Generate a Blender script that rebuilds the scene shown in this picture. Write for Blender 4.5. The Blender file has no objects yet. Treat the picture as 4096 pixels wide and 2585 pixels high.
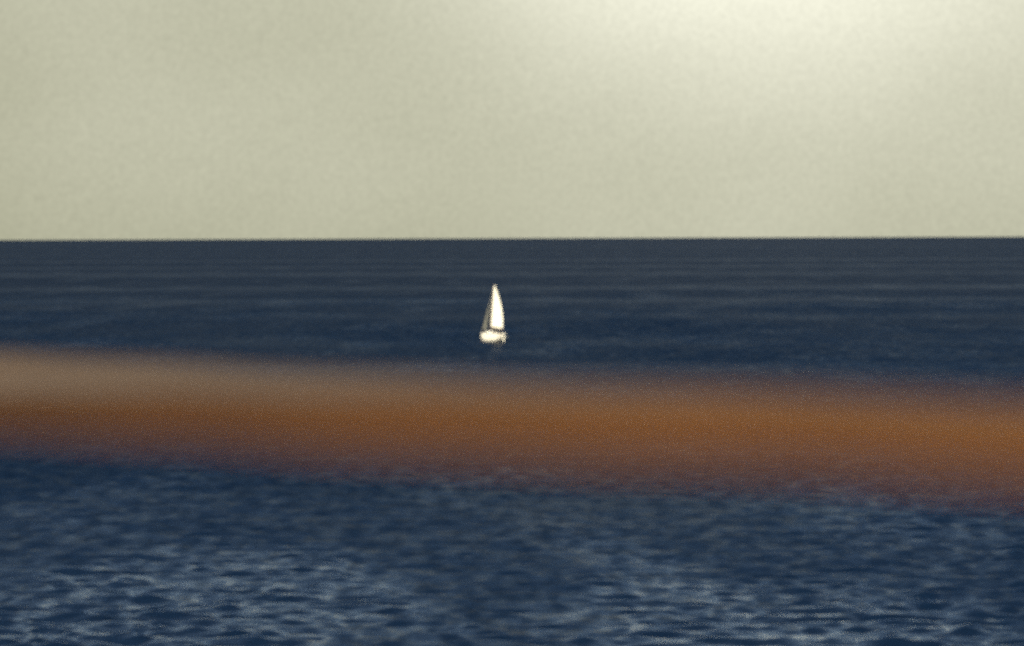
import bpy, bmesh, math, random
import numpy as np
from mathutils import Vector, Matrix

R = math.radians
random.seed(7)
rng = np.random.default_rng(11)
scene = bpy.context.scene

# ------------------------------------------------------------------ camera
CAM_H = 24.2                       # eye height on the cliff top above the sea
HORIZON = 17000.0                  # distance of the sea's edge
cam_d = bpy.data.cameras.new('camera')
cam_d.lens = 135.0
cam_d.sensor_width = 36.0
cam_d.clip_start = 0.05
cam_d.clip_end = 60000.0
cam_d.dof.use_dof = True           # long lens, focused a little short of the boat
cam_d.dof.focus_distance = 24.0
cam_d.dof.aperture_fstop = 4.4
cam = bpy.data.objects.new('camera', cam_d)
scene.collection.objects.link(cam)
scene.camera = cam
PITCH = 0.02346
cam.matrix_world = (Matrix.Translation((0, 0, CAM_H)) @ Matrix.Rotation(math.pi / 2 - PITCH, 4, 'X')
                    @ Matrix.Rotation(R(-0.19), 4, 'Z'))

# ------------------------------------------------------------------ sun, sky, exposure
SUN_EL, SUN_AZ = R(28.0), R(-131.0)     # azimuth from +Y towards +X: behind the camera, to its left
to_sun = Vector((math.sin(SUN_AZ) * math.cos(SUN_EL), math.cos(SUN_AZ) * math.cos(SUN_EL), math.sin(SUN_EL)))
sun_d = bpy.data.lights.new('sun', 'SUN')
sun_d.energy = 5.0
sun_d.angle = R(0.5)
sun_d.color = (1.0, 0.93, 0.78)
sun = bpy.data.objects.new('sun', sun_d)
sun.rotation_euler = (-to_sun).to_track_quat('-Z', 'Y').to_euler()
sun.location = (-30, -30, 60)
scene.collection.objects.link(sun)

world = bpy.data.worlds.new('World')
scene.world = world
world.use_nodes = True
wt = world.node_tree
wt.nodes.clear()
def wn(kind, **kw):
    n = wt.nodes.new(kind)
    for k, v in kw.items():
        setattr(n, k, v)
    return n
def wl(a, b): wt.links.new(a, b)
sky = wn('ShaderNodeTexSky', sky_type='NISHITA')
sky.sun_disc = False
sky.sun_elevation = SUN_EL
sky.sun_rotation = SUN_AZ
sky.altitude = 20
sky.air_density = 1.0
sky.dust_density = 2.0
sky.ozone_density = 1.5
geo = wn('ShaderNodeTexCoord')
sep = wn('ShaderNodeSeparateXYZ'); wl(geo.outputs['Generated'], sep.inputs[0])
# low bank of warm haze that thins out above about four degrees
hz = wn('ShaderNodeMapRange', interpolation_type='SMOOTHSTEP')
hz.inputs['From Min'].default_value = 0.062; hz.inputs['From Max'].default_value = 0.17
hz.inputs['To Min'].default_value = 1.0; hz.inputs['To Max'].default_value = 0.0
wl(sep.outputs['Z'], hz.inputs['Value'])
# thin cloud in the haze all the way round, and one brighter bank to the right of the boat
mp = wn('ShaderNodeMapping'); mp.inputs['Scale'].default_value = (1.0, 1.0, 1.6)
mp.inputs['Location'].default_value = (0.42, 0.0, 0.10)
wl(geo.outputs['Generated'], mp.inputs['Vector'])
cl = wn('ShaderNodeTexNoise'); cl.inputs['Scale'].default_value = 9.0; cl.inputs['Detail'].default_value = 2.0
cl.inputs['Roughness'].default_value = 0.4
wl(mp.outputs[0], cl.inputs['Vector'])
cr = wn('ShaderNodeMapRange'); cr.inputs['From Min'].default_value = 0.30; cr.inputs['From Max'].default_value = 0.70
cr.inputs['To Min'].default_value = 0.0; cr.inputs['To Max'].default_value = 0.16
wl(cl.outputs['Fac'], cr.inputs['Value'])
bank = wn('ShaderNodeVectorMath', operation='SUBTRACT'); bank.inputs[1].default_value = (0.060, 1.0, 0.084)
wl(geo.outputs['Generated'], bank.inputs[0])
bank2 = wn('ShaderNodeVectorMath', operation='MULTIPLY'); bank2.inputs[1].default_value = (0.52, 0.0, 1.0)
wl(bank.outputs[0], bank2.inputs[0])
bank3 = wn('ShaderNodeVectorMath', operation='LENGTH'); wl(bank2.outputs[0], bank3.inputs[0])
bk = wn('ShaderNodeMapRange', interpolation_type='SMOOTHERSTEP')
bk.inputs['From Min'].default_value = 0.0; bk.inputs['From Max'].default_value = 0.072
bk.inputs['To Min'].default_value = 0.55; bk.inputs['To Max'].default_value = 0.0
wl(bank3.outputs['Value'], bk.inputs['Value'])
front = wn('ShaderNodeMath', operation='GREATER_THAN'); front.inputs[1].default_value = 0.0
wl(sep.outputs['Y'], front.inputs[0])
halo = wn('ShaderNodeMapRange', interpolation_type='SMOOTHSTEP')
halo.inputs['From Min'].default_value = 0.0; halo.inputs['From Max'].default_value = 0.20
halo.inputs['To Min'].default_value = 0.36; halo.inputs['To Max'].default_value = 0.0
wl(bank3.outputs['Value'], halo.inputs['Value'])
bsum = wn('ShaderNodeMath', operation='ADD'); wl(bk.outputs[0], bsum.inputs[0]); wl(halo.outputs[0], bsum.inputs[1])
bkf = wn('ShaderNodeMath', operation='MULTIPLY'); wl(bsum.outputs[0], bkf.inputs[0]); wl(front.outputs[0], bkf.inputs[1])
csum = wn('ShaderNodeMath', operation='ADD'); csum.use_clamp = True
wl(cr.outputs[0], csum.inputs[0]); wl(bkf.outputs[0], csum.inputs[1])
cl2 = wn('ShaderNodeTexNoise'); cl2.inputs['Scale'].default_value = 700.0; cl2.inputs['Detail'].default_value = 4.0
cl2.inputs['Roughness'].default_value = 0.8
wl(geo.outputs['Generated'], cl2.inputs['Vector'])
cr2 = wn('ShaderNodeMapRange'); cr2.inputs['From Min'].default_value = 0.3; cr2.inputs['From Max'].default_value = 0.7
cr2.inputs['To Min'].default_value = 0.92; cr2.inputs['To Max'].default_value = 1.08
wl(cl2.outputs['Fac'], cr2.inputs['Value'])
hc = wn('ShaderNodeMix', data_type='RGBA')
hc.inputs[6].default_value = (3.5, 3.5, 2.33, 1)      # haze
hc.inputs[7].default_value = (9.8, 9.7, 8.0, 1)       # sunlit thin cloud
wl(csum.outputs[0], hc.inputs[0])
hm = wn('ShaderNodeVectorMath', operation='SCALE')
wl(hc.outputs[2], hm.inputs[0]); wl(cr2.outputs[0], hm.inputs['Scale'])
mx = wn('ShaderNodeMix', data_type='RGBA')
wl(hz.outputs[0], mx.inputs[0]); wl(sky.outputs[0], mx.inputs[6]); wl(hm.outputs[0], mx.inputs[7])
bg = wn('ShaderNodeBackground'); bg.inputs['Strength'].default_value = 0.10
wl(mx.outputs[2], bg.inputs['Color'])
wo = wn('ShaderNodeOutputWorld'); wl(bg.outputs[0], wo.inputs['Surface'])

vs = scene.view_settings
vs.view_transform = 'Standard'
vs.look = 'None'
vs.gamma = 1.0
vs.exposure = 0.0
vs.use_curve_mapping = False
scene.cycles.use_denoising = False           # keep the fine grain
scene.cycles.use_adaptive_sampling = True
scene.cycles.adaptive_threshold = 0.12
scene.cycles.adaptive_min_samples = 28
scene.cycles.max_bounces = 6
scene.cycles.sample_clamp_direct = 6.0
scene.cycles.sample_clamp_indirect = 4.0

# ------------------------------------------------------------------ helpers
def mat(name, color, rough=0.5, **kw):
    m = bpy.data.materials.new(name)
    m.use_nodes = True
    b = m.node_tree.nodes['Principled BSDF']
    b.inputs['Base Color'].default_value = (*color, 1)
    b.inputs['Roughness'].default_value = rough
    for k, v in kw.items():
        b.inputs[k].default_value = v
    return m

def mottle(m, ca, cb, scale=6.0, detail=5.0, bump=0.0, stretch=(1, 1, 1)):
    """procedural wear: two colours of the same material mixed by noise, with fine relief"""
    nt = m.node_tree; b = nt.nodes['Principled BSDF']
    tc = nt.nodes.new('ShaderNodeTexCoord'); mpn = nt.nodes.new('ShaderNodeMapping')
    mpn.inputs['Scale'].default_value = stretch
    nt.links.new(tc.outputs['Object'], mpn.inputs['Vector'])
    n = nt.nodes.new('ShaderNodeTexNoise'); n.inputs['Scale'].default_value = scale; n.inputs['Detail'].default_value = detail
    nt.links.new(mpn.outputs[0], n.inputs['Vector'])
    x = nt.nodes.new('ShaderNodeMix'); x.data_type = 'RGBA'
    x.inputs[6].default_value = (*ca, 1); x.inputs[7].default_value = (*cb, 1)
    nt.links.new(n.outputs['Fac'], x.inputs[0]); nt.links.new(x.outputs[2], b.inputs['Base Color'])
    if bump:
        bp = nt.nodes.new('ShaderNodeBump'); bp.inputs['Strength'].default_value = bump; bp.inputs['Distance'].default_value = 0.02
        nt.links.new(n.outputs['Fac'], bp.inputs['Height']); nt.links.new(bp.outputs[0], b.inputs['Normal'])
    return m

def link(name, me, material, parent=None, smooth=True):
    o = bpy.data.objects.new(name, me)
    scene.collection.objects.link(o)
    if material: me.materials.append(material)
    if smooth:
        me.polygons.foreach_set('use_smooth', [True] * len(me.polygons))
    if parent: o.parent = parent
    return o

def from_bm(name, bm, material, parent=None, smooth=True):
    bmesh.ops.recalc_face_normals(bm, faces=bm.faces[:])
    me = bpy.data.meshes.new(name); bm.to_mesh(me); bm.free()
    return link(name, me, material, parent, smooth)

def grid_faces(bm, rows, close_u=False):
    """rows: list of lists of coordinates -> quads between them"""
    vs_ = [[bm.verts.new(p) for p in r] for r in rows]
    for a, b in zip(vs_[:-1], vs_[1:]):
        n = len(a)
        for i in range(n if close_u else n - 1):
            j = (i + 1) % n
            bm.faces.new((a[i], a[j], b[j], b[i]))
    return vs_

def tube(bm, pts, rad, seg=8):
    """a round tube along a polyline, rad one number or one per point"""
    pts = [Vector(p) for p in pts]
    rads = rad if isinstance(rad, (list, tuple)) else [rad] * len(pts)
    rows = []
    up = Vector((0, 0, 1))
    for i, p in enumerate(pts):
        d = (pts[min(i + 1, len(pts) - 1)] - pts[max(i - 1, 0)]).normalized()
        s = d.cross(up) if abs(d.z) < 0.95 else d.cross(Vector((0, 1, 0)))
        s.normalize(); t = s.cross(d)
        rows.append([p + (s * math.cos(2 * math.pi * k / seg) + t * math.sin(2 * math.pi * k / seg)) * rads[i] for k in range(seg)])
    v = grid_faces(bm, rows, True)
    bm.faces.new(v[0]); bm.faces.new(v[-1])

# ------------------------------------------------------------------ the sea: one sheet of waves out to the horizon
def sea_material():
    m = bpy.data.materials.new('sea_water'); m.use_nodes = True
    nt = m.node_tree; L = nt.links.new
    nt.nodes.clear()
    N = nt.nodes.new
    g = N('ShaderNodeNewGeometry')
    def noise(scale, detail, stretch, rough=0.55):
        mm = N('ShaderNodeMapping'); mm.inputs['Scale'].default_value = stretch
        L(g.outputs['Position'], mm.inputs['Vector'])
        n = N('ShaderNodeTexNoise'); n.inputs['Scale'].default_value = scale
        n.inputs['Detail'].default_value = detail; n.inputs['Roughness'].default_value = rough
        L(mm.outputs[0], n.inputs['Vector'])
        return n.outputs['Fac']
    def rng_(v, a, b, c, d):
        r = N('ShaderNodeMapRange'); r.inputs['From Min'].default_value = a; r.inputs['From Max'].default_value = b
        r.inputs['To Min'].default_value = c; r.inputs['To Max'].default_value = d
        L(v, r.inputs['Value']); return r.outputs[0]
    def mth(op, a, b):
        n = N('ShaderNodeMath'); n.operation = op
        for k, v in enumerate((a, b)):
            if isinstance(v, float): n.inputs[k].default_value = v
            else: L(v, n.inputs[k])
        return n.outputs[0]
    # ripples carried by the waves
    rip = noise(1.1, 4.0, (0.5, 1.0, 1.0), 0.6)
    bp = N('ShaderNodeBump'); bp.inputs['Strength'].default_value = 0.42; bp.inputs['Distance'].default_value = 0.22
    L(rip, bp.inputs['Height'])
    # gusts and slicks: wind-roughened and smoother water, in patches near by and long streaks far out
    gust = noise(0.045, 3.0, (1.0, 0.22, 1.0))
    paw = noise(0.58, 2.0, (1.0, 0.24, 1.0), 0.45)                    # cat's-paws a few metres across
    streak = noise(0.0028, 3.0, (0.05, 1.0, 1.0), 0.6)
    dist = N('ShaderNodeVectorMath'); dist.operation = 'LENGTH'; L(g.outputs['Position'], dist.inputs[0])
    off = rng_(dist.outputs['Value'], 230.0, 400.0, 1.0, 0.30)      # windier, rougher water offshore
    def slick(x, y, rx, ry):                                        # a smoother patch of water with a ragged outline
        v = N('ShaderNodeVectorMath'); v.operation = 'SUBTRACT'; v.inputs[1].default_value = (x, y, 0); L(g.outputs['Position'], v.inputs[0])
        w = N('ShaderNodeVectorMath'); w.operation = 'MULTIPLY'; w.inputs[1].default_value = (1 / rx, 1 / ry, 0); L(v.outputs[0], w.inputs[0])
        q = N('ShaderNodeVectorMath'); q.operation = 'LENGTH'; L(w.outputs[0], q.inputs[0])
        e = mth('ADD', q.outputs['Value'], rng_(gust, 0.3, 0.7, 0.35, -0.35))
        return rng_(e, 0.1, 1.25, 1.0, 0.0)
    slk = mth('ADD', slick(-19.0, 226.0, 14.0, 62.0), slick(14.5, 222.0, 12.0, 46.0))
    gust = mth('ADD', mth('ADD', mth('MULTIPLY', gust, 0.30), 0.23), mth('MULTIPLY', slk, 0.27))
    lim = mth('ADD', mth('MULTIPLY', mth('MULTIPLY', rng_(gust, 0.38, 0.64, GUST_LO, GUST_HI), rng_(paw, 0.34, 0.66, 0.3, 1.5)), off), rng_(streak, 0.48, 0.66, 0.022, 0.022 + STREAK))
    fr = N('ShaderNodeFresnel'); fr.inputs['IOR'].default_value = 1.33; L(bp.outputs[0], fr.inputs['Normal'])
    fac = mth('MINIMUM', fr.outputs[0], lim)            # a rough sea never mirrors fully, however low the view
    d = N('ShaderNodeBsdfDiffuse'); d.inputs['Color'].default_value = SEA_DEEP; L(bp.outputs[0], d.inputs['Normal'])
    gl = N('ShaderNodeBsdfGlossy'); gl.inputs['Color'].default_value = (0.96, 0.96, 0.93, 1); gl.inputs['Roughness'].default_value = 0.24
    L(bp.outputs[0], gl.inputs['Normal'])
    mxs = N('ShaderNodeMixShader'); L(fac, mxs.inputs[0]); L(d.outputs[0], mxs.inputs[1]); L(gl.outputs[0], mxs.inputs[2])
    out = N('ShaderNodeOutputMaterial'); L(mxs.outputs[0], out.inputs['Surface'])
    return m

SEA_DEEP = (0.0036, 0.0128, 0.0325, 1)
GUST_LO, GUST_HI, STREAK = 0.13, 1.0, 0.070
NCOL = 430
az = np.concatenate([np.radians(np.linspace(-180, -10.2, 80)), np.radians(np.linspace(-9.6, 9.6, NCOL)),
                     np.radians(np.linspace(10.2, 180, 80))])
rr = [16.0]
while rr[-1] < HORIZON:
    r_ = rr[-1]
    if r_ < 195: st = 0.06 * r_
    elif r_ < 1500: st = 0.00122 * r_
    else: st = 0.00122 * r_ * (r_ / 1500.0) ** 0.9
    rr.append(r_ + st)
rr[-1] = HORIZON
rr = np.array(rr)
RG, AG = np.meshgrid(rr, az, indexing='ij')
X = RG * np.sin(AG); Y = RG * np.cos(AG)
dr = np.gradient(rr)[:, None] * np.ones_like(AG)
dx = np.abs(np.gradient(az))[None, :] * RG
spacing = np.maximum(dr, dx)
Z = np.zeros_like(X)
# patches of stronger and weaker wind sea
patch = np.zeros_like(X)
for k in range(14):
    lam = rng.uniform(60, 240); th = rng.uniform(0, math.pi * 2)
    patch += np.cos(2 * math.pi / lam * (X * math.cos(th) * 1.3 + Y * math.sin(th) * 0.6) + rng.uniform(0, 6.28))
patch = 1.0 + 0.16 * patch / 1.5
NW = 90
for k in range(NW):
    lam = 1.2 * (8.0 / 1.2) ** ((k + rng.uniform(0, 1)) / NW)
    th = R(-97) + rng.normal(0, 0.5)                   # waves running towards the shore
    amp = 0.0058 * lam * (1.0 if lam < 4.0 else (4.0 / lam) ** 1.6)
    keep = np.clip((lam / spacing - 2.0) / 2.0, 0, 1)
    Z += amp * keep * np.cos(2 * math.pi / lam * (X * math.cos(th) + Y * math.sin(th)) + rng.uniform(0, 6.28))
Z *= np.clip(patch, 0.4, 1.6)
Z = Z + 0.25 * Z * np.abs(Z)                            # peaked crests, flat troughs
nr, nc = X.shape
co = np.stack([X, Y, Z], -1).reshape(-1, 3).astype(np.float32)
i0 = (np.arange(nr - 1)[:, None] * nc + np.arange(nc - 1)[None, :]).ravel()
quads = np.stack([i0, i0 + nc, i0 + nc + 1, i0 + 1], 1).astype(np.int32)
me = bpy.data.meshes.new('sea')
me.vertices.add(len(co)); me.vertices.foreach_set('co', co.ravel())
me.loops.add(quads.size); me.loops.foreach_set('vertex_index', quads.ravel())
me.polygons.add(len(quads))
me.polygons.foreach_set('loop_start', np.arange(0, quads.size, 4, dtype=np.int32))
me.polygons.foreach_set('use_smooth', np.ones(len(quads), dtype=bool))
me.update(calc_edges=True)
# polar fan runs clockwise: make sure the faces look up
if me.polygons[len(quads) // 2].normal.z < 0:
    me.flip_normals()
sea = link('sea', me, sea_material(), smooth=False)
sea['kind'] = 'structure'
sea['label'] = 'dark blue choppy sea reaching to the horizon'

# ------------------------------------------------------------------ the cliff top the photographer stands on (below the frame)
m_cliff = mottle(mat('cliff_earth', (0.2, 0.17, 0.12), 0.95), (0.16, 0.13, 0.08), (0.28, 0.25, 0.19), 1.2, 8, 0.6)
bm = bmesh.new()
prof = [(-9.0, 22.9), (-6, 22.75), (-3, 22.65), (-1, 22.6), (0.5, 22.6), (2.0, 22.58), (3.4, 22.5), (4.6, 22.2), (5.4, 20.5),
        (6.2, 17.0), (7.6, 12.0), (9.4, 6.0), (12.0, 1.5), (17.5, -2.5)]
rows = []
for j, (y, z) in enumerate(prof):
    row = []
    for i in range(41):
        x = -20 + i
        w = max(0.0, (y - 3.0)) * 0.25
        row.append((x, y + random.uniform(-w, w) * 0.5, z + random.uniform(-1, 1) * (0.03 + 0.12 * max(0, y - 3.5))))
    rows.append(row)
grid_faces(bm, rows)
cliff = from_bm('cliff_top', bm, m_cliff, smooth=False)
cliff['kind'] = 'structure'

# ------------------------------------------------------------------ the rail in front of the lens, far out of focus
P24 = 135.0 / 36.0 * 2408          # pixels per radian of a 2408 px wide picture
def ray(px, py, depth):
    return Vector(((px - 1204) / P24 * depth, depth, CAM_H - depth * (PITCH + (py - 760) / P24)))
rail = bpy.data.objects.new('rail', None)
scene.collection.objects.link(rail)
def rail_px(t):
    """picture heights of the upper edge, the arris and the lower edge along the rail, and its depth (t: 0 left, 1 right)"""
    u = min(max(t, -0.25), 1.2)
    q = lambda a, b, c: a * (1 - u) * (1 - 2 * u) + b * 4 * u * (1 - u) + c * u * (2 * u - 1)
    return q(826, 894, 950), q(932, 934, 968), q(1002, 1046, 1086)
D0, D1 = 3.3, 1.65
NEAR = ((1.0, 1.0), (0.86, 0.90), (0.54, 0.64))      # the plank slopes towards the camera: its lower edge is nearer
def rail_pt(t, which):
    d0, d1 = D0 * NEAR[which][0], D1 * NEAR[which][1]
    X0, X1 = -1204 / P24 * d0, 1204 / P24 * d1
    y = d0 + (d1 - d0) * t
    x = X0 + (X1 - X0) * t
    u = 0.5 + (x / y) * P24 / 2408 if y > 0.5 else 3.0
    h = rail_px(u)[which]
    return Vector((x, y, CAM_H - y * (PITCH + (h - 760) / P24)))
A_, B_ = rail_pt(0, 1), rail_pt(1, 1)
rail.location = (A_.x, A_.y, 22.55)
base = Vector(rail.location)
rail['label'] = 'out-of-focus orange-brown rail crossing the foreground below the sailboat'
rail['category'] = 'rail'
ax = (B_ - A_)
seg_len = ax.length
axn = ax.normalized()
def rail_mat(name, ca, cb, rough, spec):
    m = mat(name, ca, rough); m.node_tree.nodes['Principled BSDF'].inputs['Specular IOR Level'].default_value = spec
    return mottle(m, ca, cb, 9.0, 6, 0.3, (1, 1, 1))
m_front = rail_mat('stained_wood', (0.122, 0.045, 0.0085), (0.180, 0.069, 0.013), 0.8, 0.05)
def along(m, lo, hi, x0, x1):
    """the wood's tone changes from one end to the other: colour scaled darker at the left end, brighter towards the right"""
    nt = m.node_tree; b = nt.nodes['Principled BSDF']
    src = b.inputs['Base Color'].links[0].from_socket
    tc = nt.nodes.new('ShaderNodeTexCoord'); sp = nt.nodes.new('ShaderNodeSeparateXYZ'); nt.links.new(tc.outputs['Object'], sp.inputs[0])
    mr = nt.nodes.new('ShaderNodeMapRange'); mr.inputs['From Min'].default_value = x0; mr.inputs['From Max'].default_value = x1
    mr.inputs['To Min'].default_value = lo; mr.inputs['To Max'].default_value = hi
    nt.links.new(sp.outputs['X'], mr.inputs['Value'])
    vm = nt.nodes.new('ShaderNodeVectorMath'); vm.operation = 'SCALE'
    nt.links.new(src, vm.inputs[0]); nt.links.new(mr.outputs[0], vm.inputs['Scale']); nt.links.new(vm.outputs[0], b.inputs['Base Color'])
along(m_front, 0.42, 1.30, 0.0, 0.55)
m_top = rail_mat('weathered_wood', (0.115, 0.078, 0.050), (0.150, 0.104, 0.068), 0.9, 0.05)
along(m_top, 0.95, 1.35, 0.0, 0.62)
def rail_rows(which):
    rows = []
    z = Vector((0, 0, 1))
    for k in range(49):
        t = -0.22 + 1.50 * k / 48
        wob = z * (0.0007 * math.sin(9 * t) + 0.0005 * math.sin(23 * t + 1))
        ptop, pedge, pbot = (rail_pt(t, q) + wob - base for q in (0, 1, 2))
        if which == 'top':
            rows.append([pedge, pedge.lerp(ptop, 0.5) + z * 0.0012, ptop, ptop - z * 0.012, pedge - z * 0.020 + (ptop - pedge) * 0.01])
        else:
            gap = (pbot - pedge) * 0.008
            rows.append([pedge + gap, pedge.lerp(pbot, 0.5) + z * 0.0015, pbot, pbot - z * 0.003, pedge + gap - z * 0.022])
    return rows
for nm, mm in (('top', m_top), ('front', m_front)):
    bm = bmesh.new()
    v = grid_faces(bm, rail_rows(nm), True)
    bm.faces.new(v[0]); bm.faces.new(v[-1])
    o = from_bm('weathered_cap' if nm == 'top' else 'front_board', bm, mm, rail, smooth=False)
rail_label = {'weathered_cap': 'grey-tan upper edge of the rail', 'front_board': 'orange-brown face of the rail'}
for o in rail.children:
    o['label'] = rail_label[o.name]
for t in (-0.2, 1.26):
    p = rail_pt(t, 1) + Vector((0, 0, 0.005))
    bm = bmesh.new()
    tube(bm, [Vector((p.x, p.y, 22.45)) - base, Vector((p.x, p.y, 23.4)) - base, p - Vector((0, 0, 0.025)) - base], [0.045, 0.040, 0.036], 12)
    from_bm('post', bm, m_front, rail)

# ------------------------------------------------------------------ the sailboat
D_BOAT = CAM_H / (PITCH + (803 - 760) / P24)
boat = bpy.data.objects.new('sailboat', None)
scene.collection.objects.link(boat)
boat['label'] = 'white sailboat with a tall cream mainsail sailing alone on the sea'
boat['category'] = 'sailboat'
MAST_X = (1151.5 - 1204) / P24 * D_BOAT
HEAD = R(31.0)                      # heading: away from the camera, swung to the left
fwd = Vector((-math.sin(HEAD), math.cos(HEAD), 0))
mast_foot = Vector((MAST_X, D_BOAT, 0))
MX = 0.9                            # mast position along the hull
boat.location = mast_foot - fwd * MX
boat.rotation_euler = (R(5.0), 0, math.atan2(fwd.y, fwd.x))   # heeled to starboard
m_hull = mottle(mat('gelcoat_white', (0.8, 0.78, 0.7), 0.25), (0.84, 0.79, 0.63), (0.88, 0.84, 0.69), 1.5, 3)
m_boot = mat('boot_stripe', (0.10, 0.05, 0.03), 0.4)
m_deck = mottle(mat('deck_cream', (0.7, 0.66, 0.55), 0.6), (0.66, 0.62, 0.50), (0.74, 0.70, 0.60), 5, 3)
m_sail = mottle(mat('sailcloth', (0.88, 0.84, 0.68), 0.7), (0.87, 0.82, 0.64), (0.90, 0.86, 0.70), 0.8, 3)
m_jib = mottle(mat('grey_sailcloth', (0.2, 0.2, 0.16), 0.8), (0.10, 0.10, 0.08), (0.14, 0.14, 0.11), 0.8, 3)
m_spar = mat('alloy_spar', (0.30, 0.22, 0.15), 0.4, Metallic=0.3)
m_wire = mat('rigging_wire', (0.25, 0.23, 0.2), 0.4, Metallic=0.8)
m_brown = mottle(mat('brown_canvas', (0.06, 0.03, 0.02), 0.85), (0.05, 0.025, 0.015), (0.09, 0.05, 0.03), 8, 3)
m_glass = mat('cabin_glass', (0.02, 0.02, 0.025), 0.1)
# hull
ST = [-5.0, -4.3, -3.3, -2.0, -0.5, 1.0, 2.4, 3.6, 4.5, 4.95]
HB = [1.15, 1.36, 1.53, 1.66, 1.70, 1.60, 1.28, 0.80, 0.32, 0.05]
SH = [1.22, 1.20, 1.20, 1.22, 1.25, 1.30, 1.37, 1.45, 1.53, 1.57]
FB = 0.38                           # high-sided hull
SH = [h + FB for h in SH]
KL = [0.62, 0.26, -0.08, -0.34, -0.50, -0.46, -0.26, 0.12, 0.70, 1.45]
def hull_row(i, zmin=None):
    pts = []
    for s in range(-8, 9):
        u = abs(s) / 8.0
        y = HB[i] * (math.sin(u * math.pi / 2) ** 0.62) * math.copysign(1, s)
        z = KL[i] + (SH[i] - KL[i]) * (1 - math.cos(u * math.pi / 2)) ** 1.05
        pts.append((ST[i], y if s else 0.0, z))
    return pts
bm = bmesh.new()
v = grid_faces(bm, [hull_row(i) for i in range(len(ST))])
bm.faces.new(v[0])
from_bm('hull', bm, m_hull, boat)
def hull_half(x, z):
    """half breadth of the hull at station x, height z"""
    for i in range(len(ST) - 1):
        if ST[i] <= x <= ST[i + 1]:
            f = (x - ST[i]) / (ST[i + 1] - ST[i])
            a = hull_row(i)[8:]; b = hull_row(i + 1)[8:]
            col = [(a[k][1] * (1 - f) + b[k][1] * f, a[k][2] * (1 - f) + b[k][2] * f) for k in range(9)]
            for (y0, z0), (y1, z1) in zip(col[:-1], col[1:]):
                if z0 <= z <= z1:
                    return y0 + (y1 - y0) * (z - z0) / max(z1 - z0, 1e-6)
            return col[-1][0]
    return 0.0
# boot stripe just above the waterline, 6 mm proud of the hull
for sgn in (1, -1):
    bm = bmesh.new()
    rows = []
    for zz in (0.06, 0.15):
        rows.append([(x, sgn * (hull_half(x, zz) + 0.008), zz) for x in np.linspace(-4.95, 4.4, 30)])
    grid_faces(bm, rows)
    from_bm('boot_stripe', bm, m_boot, boat)
# deck
bm = bmesh.new()
rows = [[(ST[i], HB[i] * 0.985 * f, SH[i] - 0.03 + 0.05 * (1 - f * f)) for f in (-1, -0.6, 0, 0.6, 1)] for i in range(len(ST))]
grid_faces(bm, rows)
from_bm('deck', bm, m_deck, boat)
# toe rail
for sgn in (1, -1):
    bm = bmesh.new()
    tube(bm, [(ST[i], sgn * HB[i] * 0.985, SH[i] + 0.02) for i in range(len(ST))], 0.03, 6)
    from_bm('toe_rail', bm, m_spar, boat)
# coachroof
bm = bmesh.new()
rows = []
for x, hw, h in ((-1.6, 1.05, 0.74), (-1.0, 1.08, 0.78), (0.4, 1.0, 0.74), (1.6, 0.82, 0.60), (2.7, 0.5, 0.36), (3.2, 0.3, 0.06)):
    z0 = 1.22
    rows.append([(x, -hw, z0), (x, -hw * 0.93, z0 + h * 0.55), (x, -hw * 0.8, z0 + h * 0.9), (x, 0, z0 + h * 1.05),
                 (x, hw * 0.8, z0 + h * 0.9), (x, hw * 0.93, z0 + h * 0.55), (x, hw, z0)])
v = grid_faces(bm, rows)
bm.faces.new(v[0]); bm.faces.new(v[-1])
cabin = from_bm('cabin', bm, m_hull, boat, smooth=False)
for sgn in (1, -1):
    for x in (-0.9, 0.1, 1.0):
        bm = bmesh.new()
        hw = 1.05 - max(0, x) * 0.17
        rows = [[(x - 0.28, sgn * (hw * 0.99 + 0.012), 1.36), (x + 0.28, sgn * (hw * 0.965 + 0.012), 1.36)],
                [(x - 0.28, sgn * (hw * 0.95 + 0.012), 1.54), (x + 0.28, sgn * (hw * 0.925 + 0.012), 1.54)]]
        grid_faces(bm, rows)
        from_bm('cabin_window', bm, m_glass, cabin, smooth=False)
# cockpit coaming and well
bm = bmesh.new()
for sgn in (1, -1):
    rows = []
    for x in (-4.3, -3.0, -1.65):
        rows.append([(x, sgn * 0.78, 1.2), (x, sgn * 0.8, 1.5), (x, sgn * 0.96, 1.5), (x, sgn * 1.05, 1.2)])
    v = grid_faces(bm, rows); bm.faces.new(v[0]); bm.faces.new(v[-1])
from_bm('cockpit_coaming', bm, m_deck, boat, smooth=False)
# spray hood and tiller
bm = bmesh.new()
rows = []
for x, h, hw in ((-1.1, 0.18, 0.9), (-1.35, 0.36, 1.0), (-1.8, 0.42, 1.02), (-2.2, 0.36, 1.0)):
    rows.append([(x, hw * math.cos(a), 1.62 + h * math.sin(a) if 0 < a < math.pi else 1.5) for a in np.linspace(0, math.pi, 9)])
grid_faces(bm, rows)
from_bm('spray_hood', bm, m_brown, boat)
bm = bmesh.new(); tube(bm, [(-4.7, 0, 1.35), (-3.6, 0.05, 1.7)], 0.03, 6)
from_bm('tiller', bm, m_spar, boat)
bm = bmesh.new()
rows = []
for z, c0, c1 in ((-0.55, -5.0, -5.35), (0.5, -5.02, -5.42), (1.75, -5.02, -5.3)):
    rows.append([(c0, 0.03, z), (c1, 0.015, z), (c1, -0.015, z), (c0, -0.03, z)])
v = grid_faces(bm, rows, True); bm.faces.new(v[0]); bm.faces.new(v[-1])
from_bm('rudder', bm, m_hull, boat, smooth=False)
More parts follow.
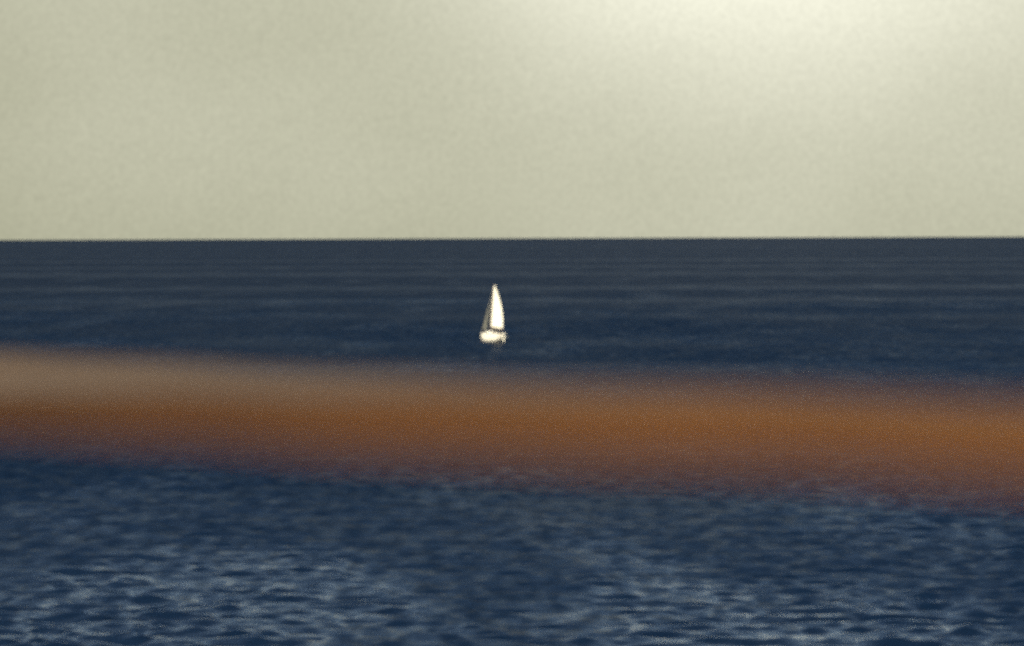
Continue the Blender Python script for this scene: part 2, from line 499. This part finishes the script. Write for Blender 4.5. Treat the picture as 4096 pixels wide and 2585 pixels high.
# pushpit, pulpit, stanchions and lifeline
def bars(name, polys, rad, material):
    b_ = bmesh.new()
    for pl in polys: tube(b_, pl, rad, 6)
    return from_bm(name, b_, material, boat)
bars('pushpit', [[(-3.9, 1.3, 1.85), (-4.85, 1.1, 1.85), (-4.95, 0.4, 1.85)], [(-3.9, -1.3, 1.85), (-4.85, -1.1, 1.85), (-4.95, -0.4, 1.85)],
                 [(-3.9, 1.3, 1.2), (-3.9, 1.3, 1.85)], [(-3.9, -1.3, 1.2), (-3.9, -1.3, 1.85)], [(-4.85, 1.1, 1.2), (-4.85, 1.1, 1.85)],
                 [(-4.85, -1.1, 1.2), (-4.85, -1.1, 1.85)]], 0.02, m_wire)
bars('pulpit', [[(3.9, 0.62, 2.05), (4.7, 0.2, 2.1), (4.95, 0, 2.1), (4.7, -0.2, 2.1), (3.9, -0.62, 2.05)],
                [(3.9, 0.62, 1.45), (3.9, 0.62, 2.05)], [(3.9, -0.62, 1.45), (3.9, -0.62, 2.05)], [(4.75, 0.1, 1.52), (4.8, 0.12, 2.1)],
                [(4.75, -0.1, 1.52), (4.8, -0.12, 2.1)]], 0.02, m_wire)
for sgn in (1, -1):
    posts = [(-2.4, 1.60), (-0.6, 1.66), (1.2, 1.55), (2.7, 1.18)]
    for x, y in posts:
        bm = bmesh.new(); tube(bm, [(x, sgn * y * 0.98, 1.2), (x, sgn * y * 0.98, 1.88)], 0.016, 6)
        from_bm('stanchion', bm, m_wire, boat)
    bars('lifeline', [[(-3.9, sgn * 1.3, 1.85)] + [(x, sgn * y * 0.98, 1.87) for x, y in posts] + [(3.9, sgn * 0.62, 2.05)]], 0.008, m_wire)
# the deck gear above was laid out for a low hull: lift it to the deck of this one
for o in list(boat.children):
    for q in [o] + list(o.children):
        if q.name.split('.')[0] in ('cabin', 'cabin_window', 'cockpit_coaming', 'spray_hood', 'tiller', 'pushpit', 'pulpit', 'stanchion', 'lifeline'):
            for v_ in q.data.vertices: v_.co.z += FB
# spars
MT = 12.75
bm = bmesh.new(); tube(bm, [(MX, 0, 2.2), (MX, 0, 6.0), (MX - 0.05, 0, 10), (MX - 0.12, 0, MT)], [0.09, 0.09, 0.08, 0.05], 10)
mast = from_bm('mast', bm, m_spar, boat)
for z, w in ((5.4, 0.95), (8.9, 0.75)):
    bm = bmesh.new()
    tube(bm, [(MX - 0.1, w, z + 0.05), (MX, 0, z), (MX - 0.1, -w, z + 0.05)], 0.03, 6)
    from_bm('spreader', bm, m_spar, mast)
BZ, BL, BA = 3.25, 4.05, R(13)      # boom height, length, swing to starboard
bdir = Vector((-math.cos(BA), -math.sin(BA), -0.085))
gn = Vector((MX - 0.1, 0, BZ - 0.13))
bm = bmesh.new(); tube(bm, [gn, gn + bdir * BL], 0.085, 8)
from_bm('boom', bm, m_spar, boat)
# mainsail: cambered and twisted, with a rounded leech
def sail_rows(luff0, luff1, foot_len, foot_ang, twist, camber, roach, n=22, m=10, foot_drop=0.0, head=0.04):
    rows = []
    for i in range(n + 1):
        t = i / n
        p0 = luff0.lerp(luff1, t)
        ch = foot_len * ((1 - t) + head * t) + roach * math.sin(math.pi * t ** 0.9)
        a = foot_ang + twist * t
        d = Vector((-math.cos(a), -math.sin(a), -foot_drop * (1 - t)))
        nrm = Vector((math.sin(a), -math.cos(a), 0))      # leeward side
        rows.append([p0 + d * ch * (j / m) + nrm * ch * camber * math.sin(math.pi * (j / m) ** 0.8) for j in range(m + 1)])
    return rows
bm = bmesh.new()
rows = sail_rows(Vector((MX - 0.12, 0, BZ)), Vector((MX - 0.2, 0, MT - 0.1)), BL - 0.25, BA, R(10), 0.07, 0.62, foot_drop=0.085)
grid_faces(bm, rows)
main = from_bm('mainsail', bm, m_sail, boat)
sol = main.modifiers.new('thickness', 'SOLIDIFY'); sol.thickness = 0.012
for t in (0.2, 0.4, 0.6, 0.8):
    i = int(t * 22)
    bm = bmesh.new(); tube(bm, [p + Vector((0, 0.02, 0)) for p in rows[i][3:]], 0.014, 5)
    from_bm('batten', bm, m_sail, main)
# jib on its forestay
tack, peak = Vector((4.75, 0, 2.35)), Vector((MX + 0.12, 0, 11.6))
bm = bmesh.new()
grid_faces(bm, sail_rows(tack.lerp(peak, 0.02), tack.lerp(peak, 0.93), 1.8, R(5), R(5), 0.06, -0.2, foot_drop=0.02))
jib = from_bm('jib', bm, m_jib, boat)
sol = jib.modifiers.new('thickness', 'SOLIDIFY'); sol.thickness = 0.01
bars('forestay', [[(4.85, 0, 2.1), peak + Vector((0, 0, 0.2))]], 0.012, m_wire)
bars('backstay', [[(-4.9, 0, 1.75), (MX - 0.16, 0, MT)]], 0.010, m_wire)
for sgn in (1, -1):
    bars('shroud', [[(MX - 0.25, sgn * 1.5, 1.8), (MX - 0.1, sgn * 0.95, 5.45), (MX - 0.1, sgn * 0.75, 8.95), (MX - 0.1, 0, 12.2)]], 0.010, m_wire)
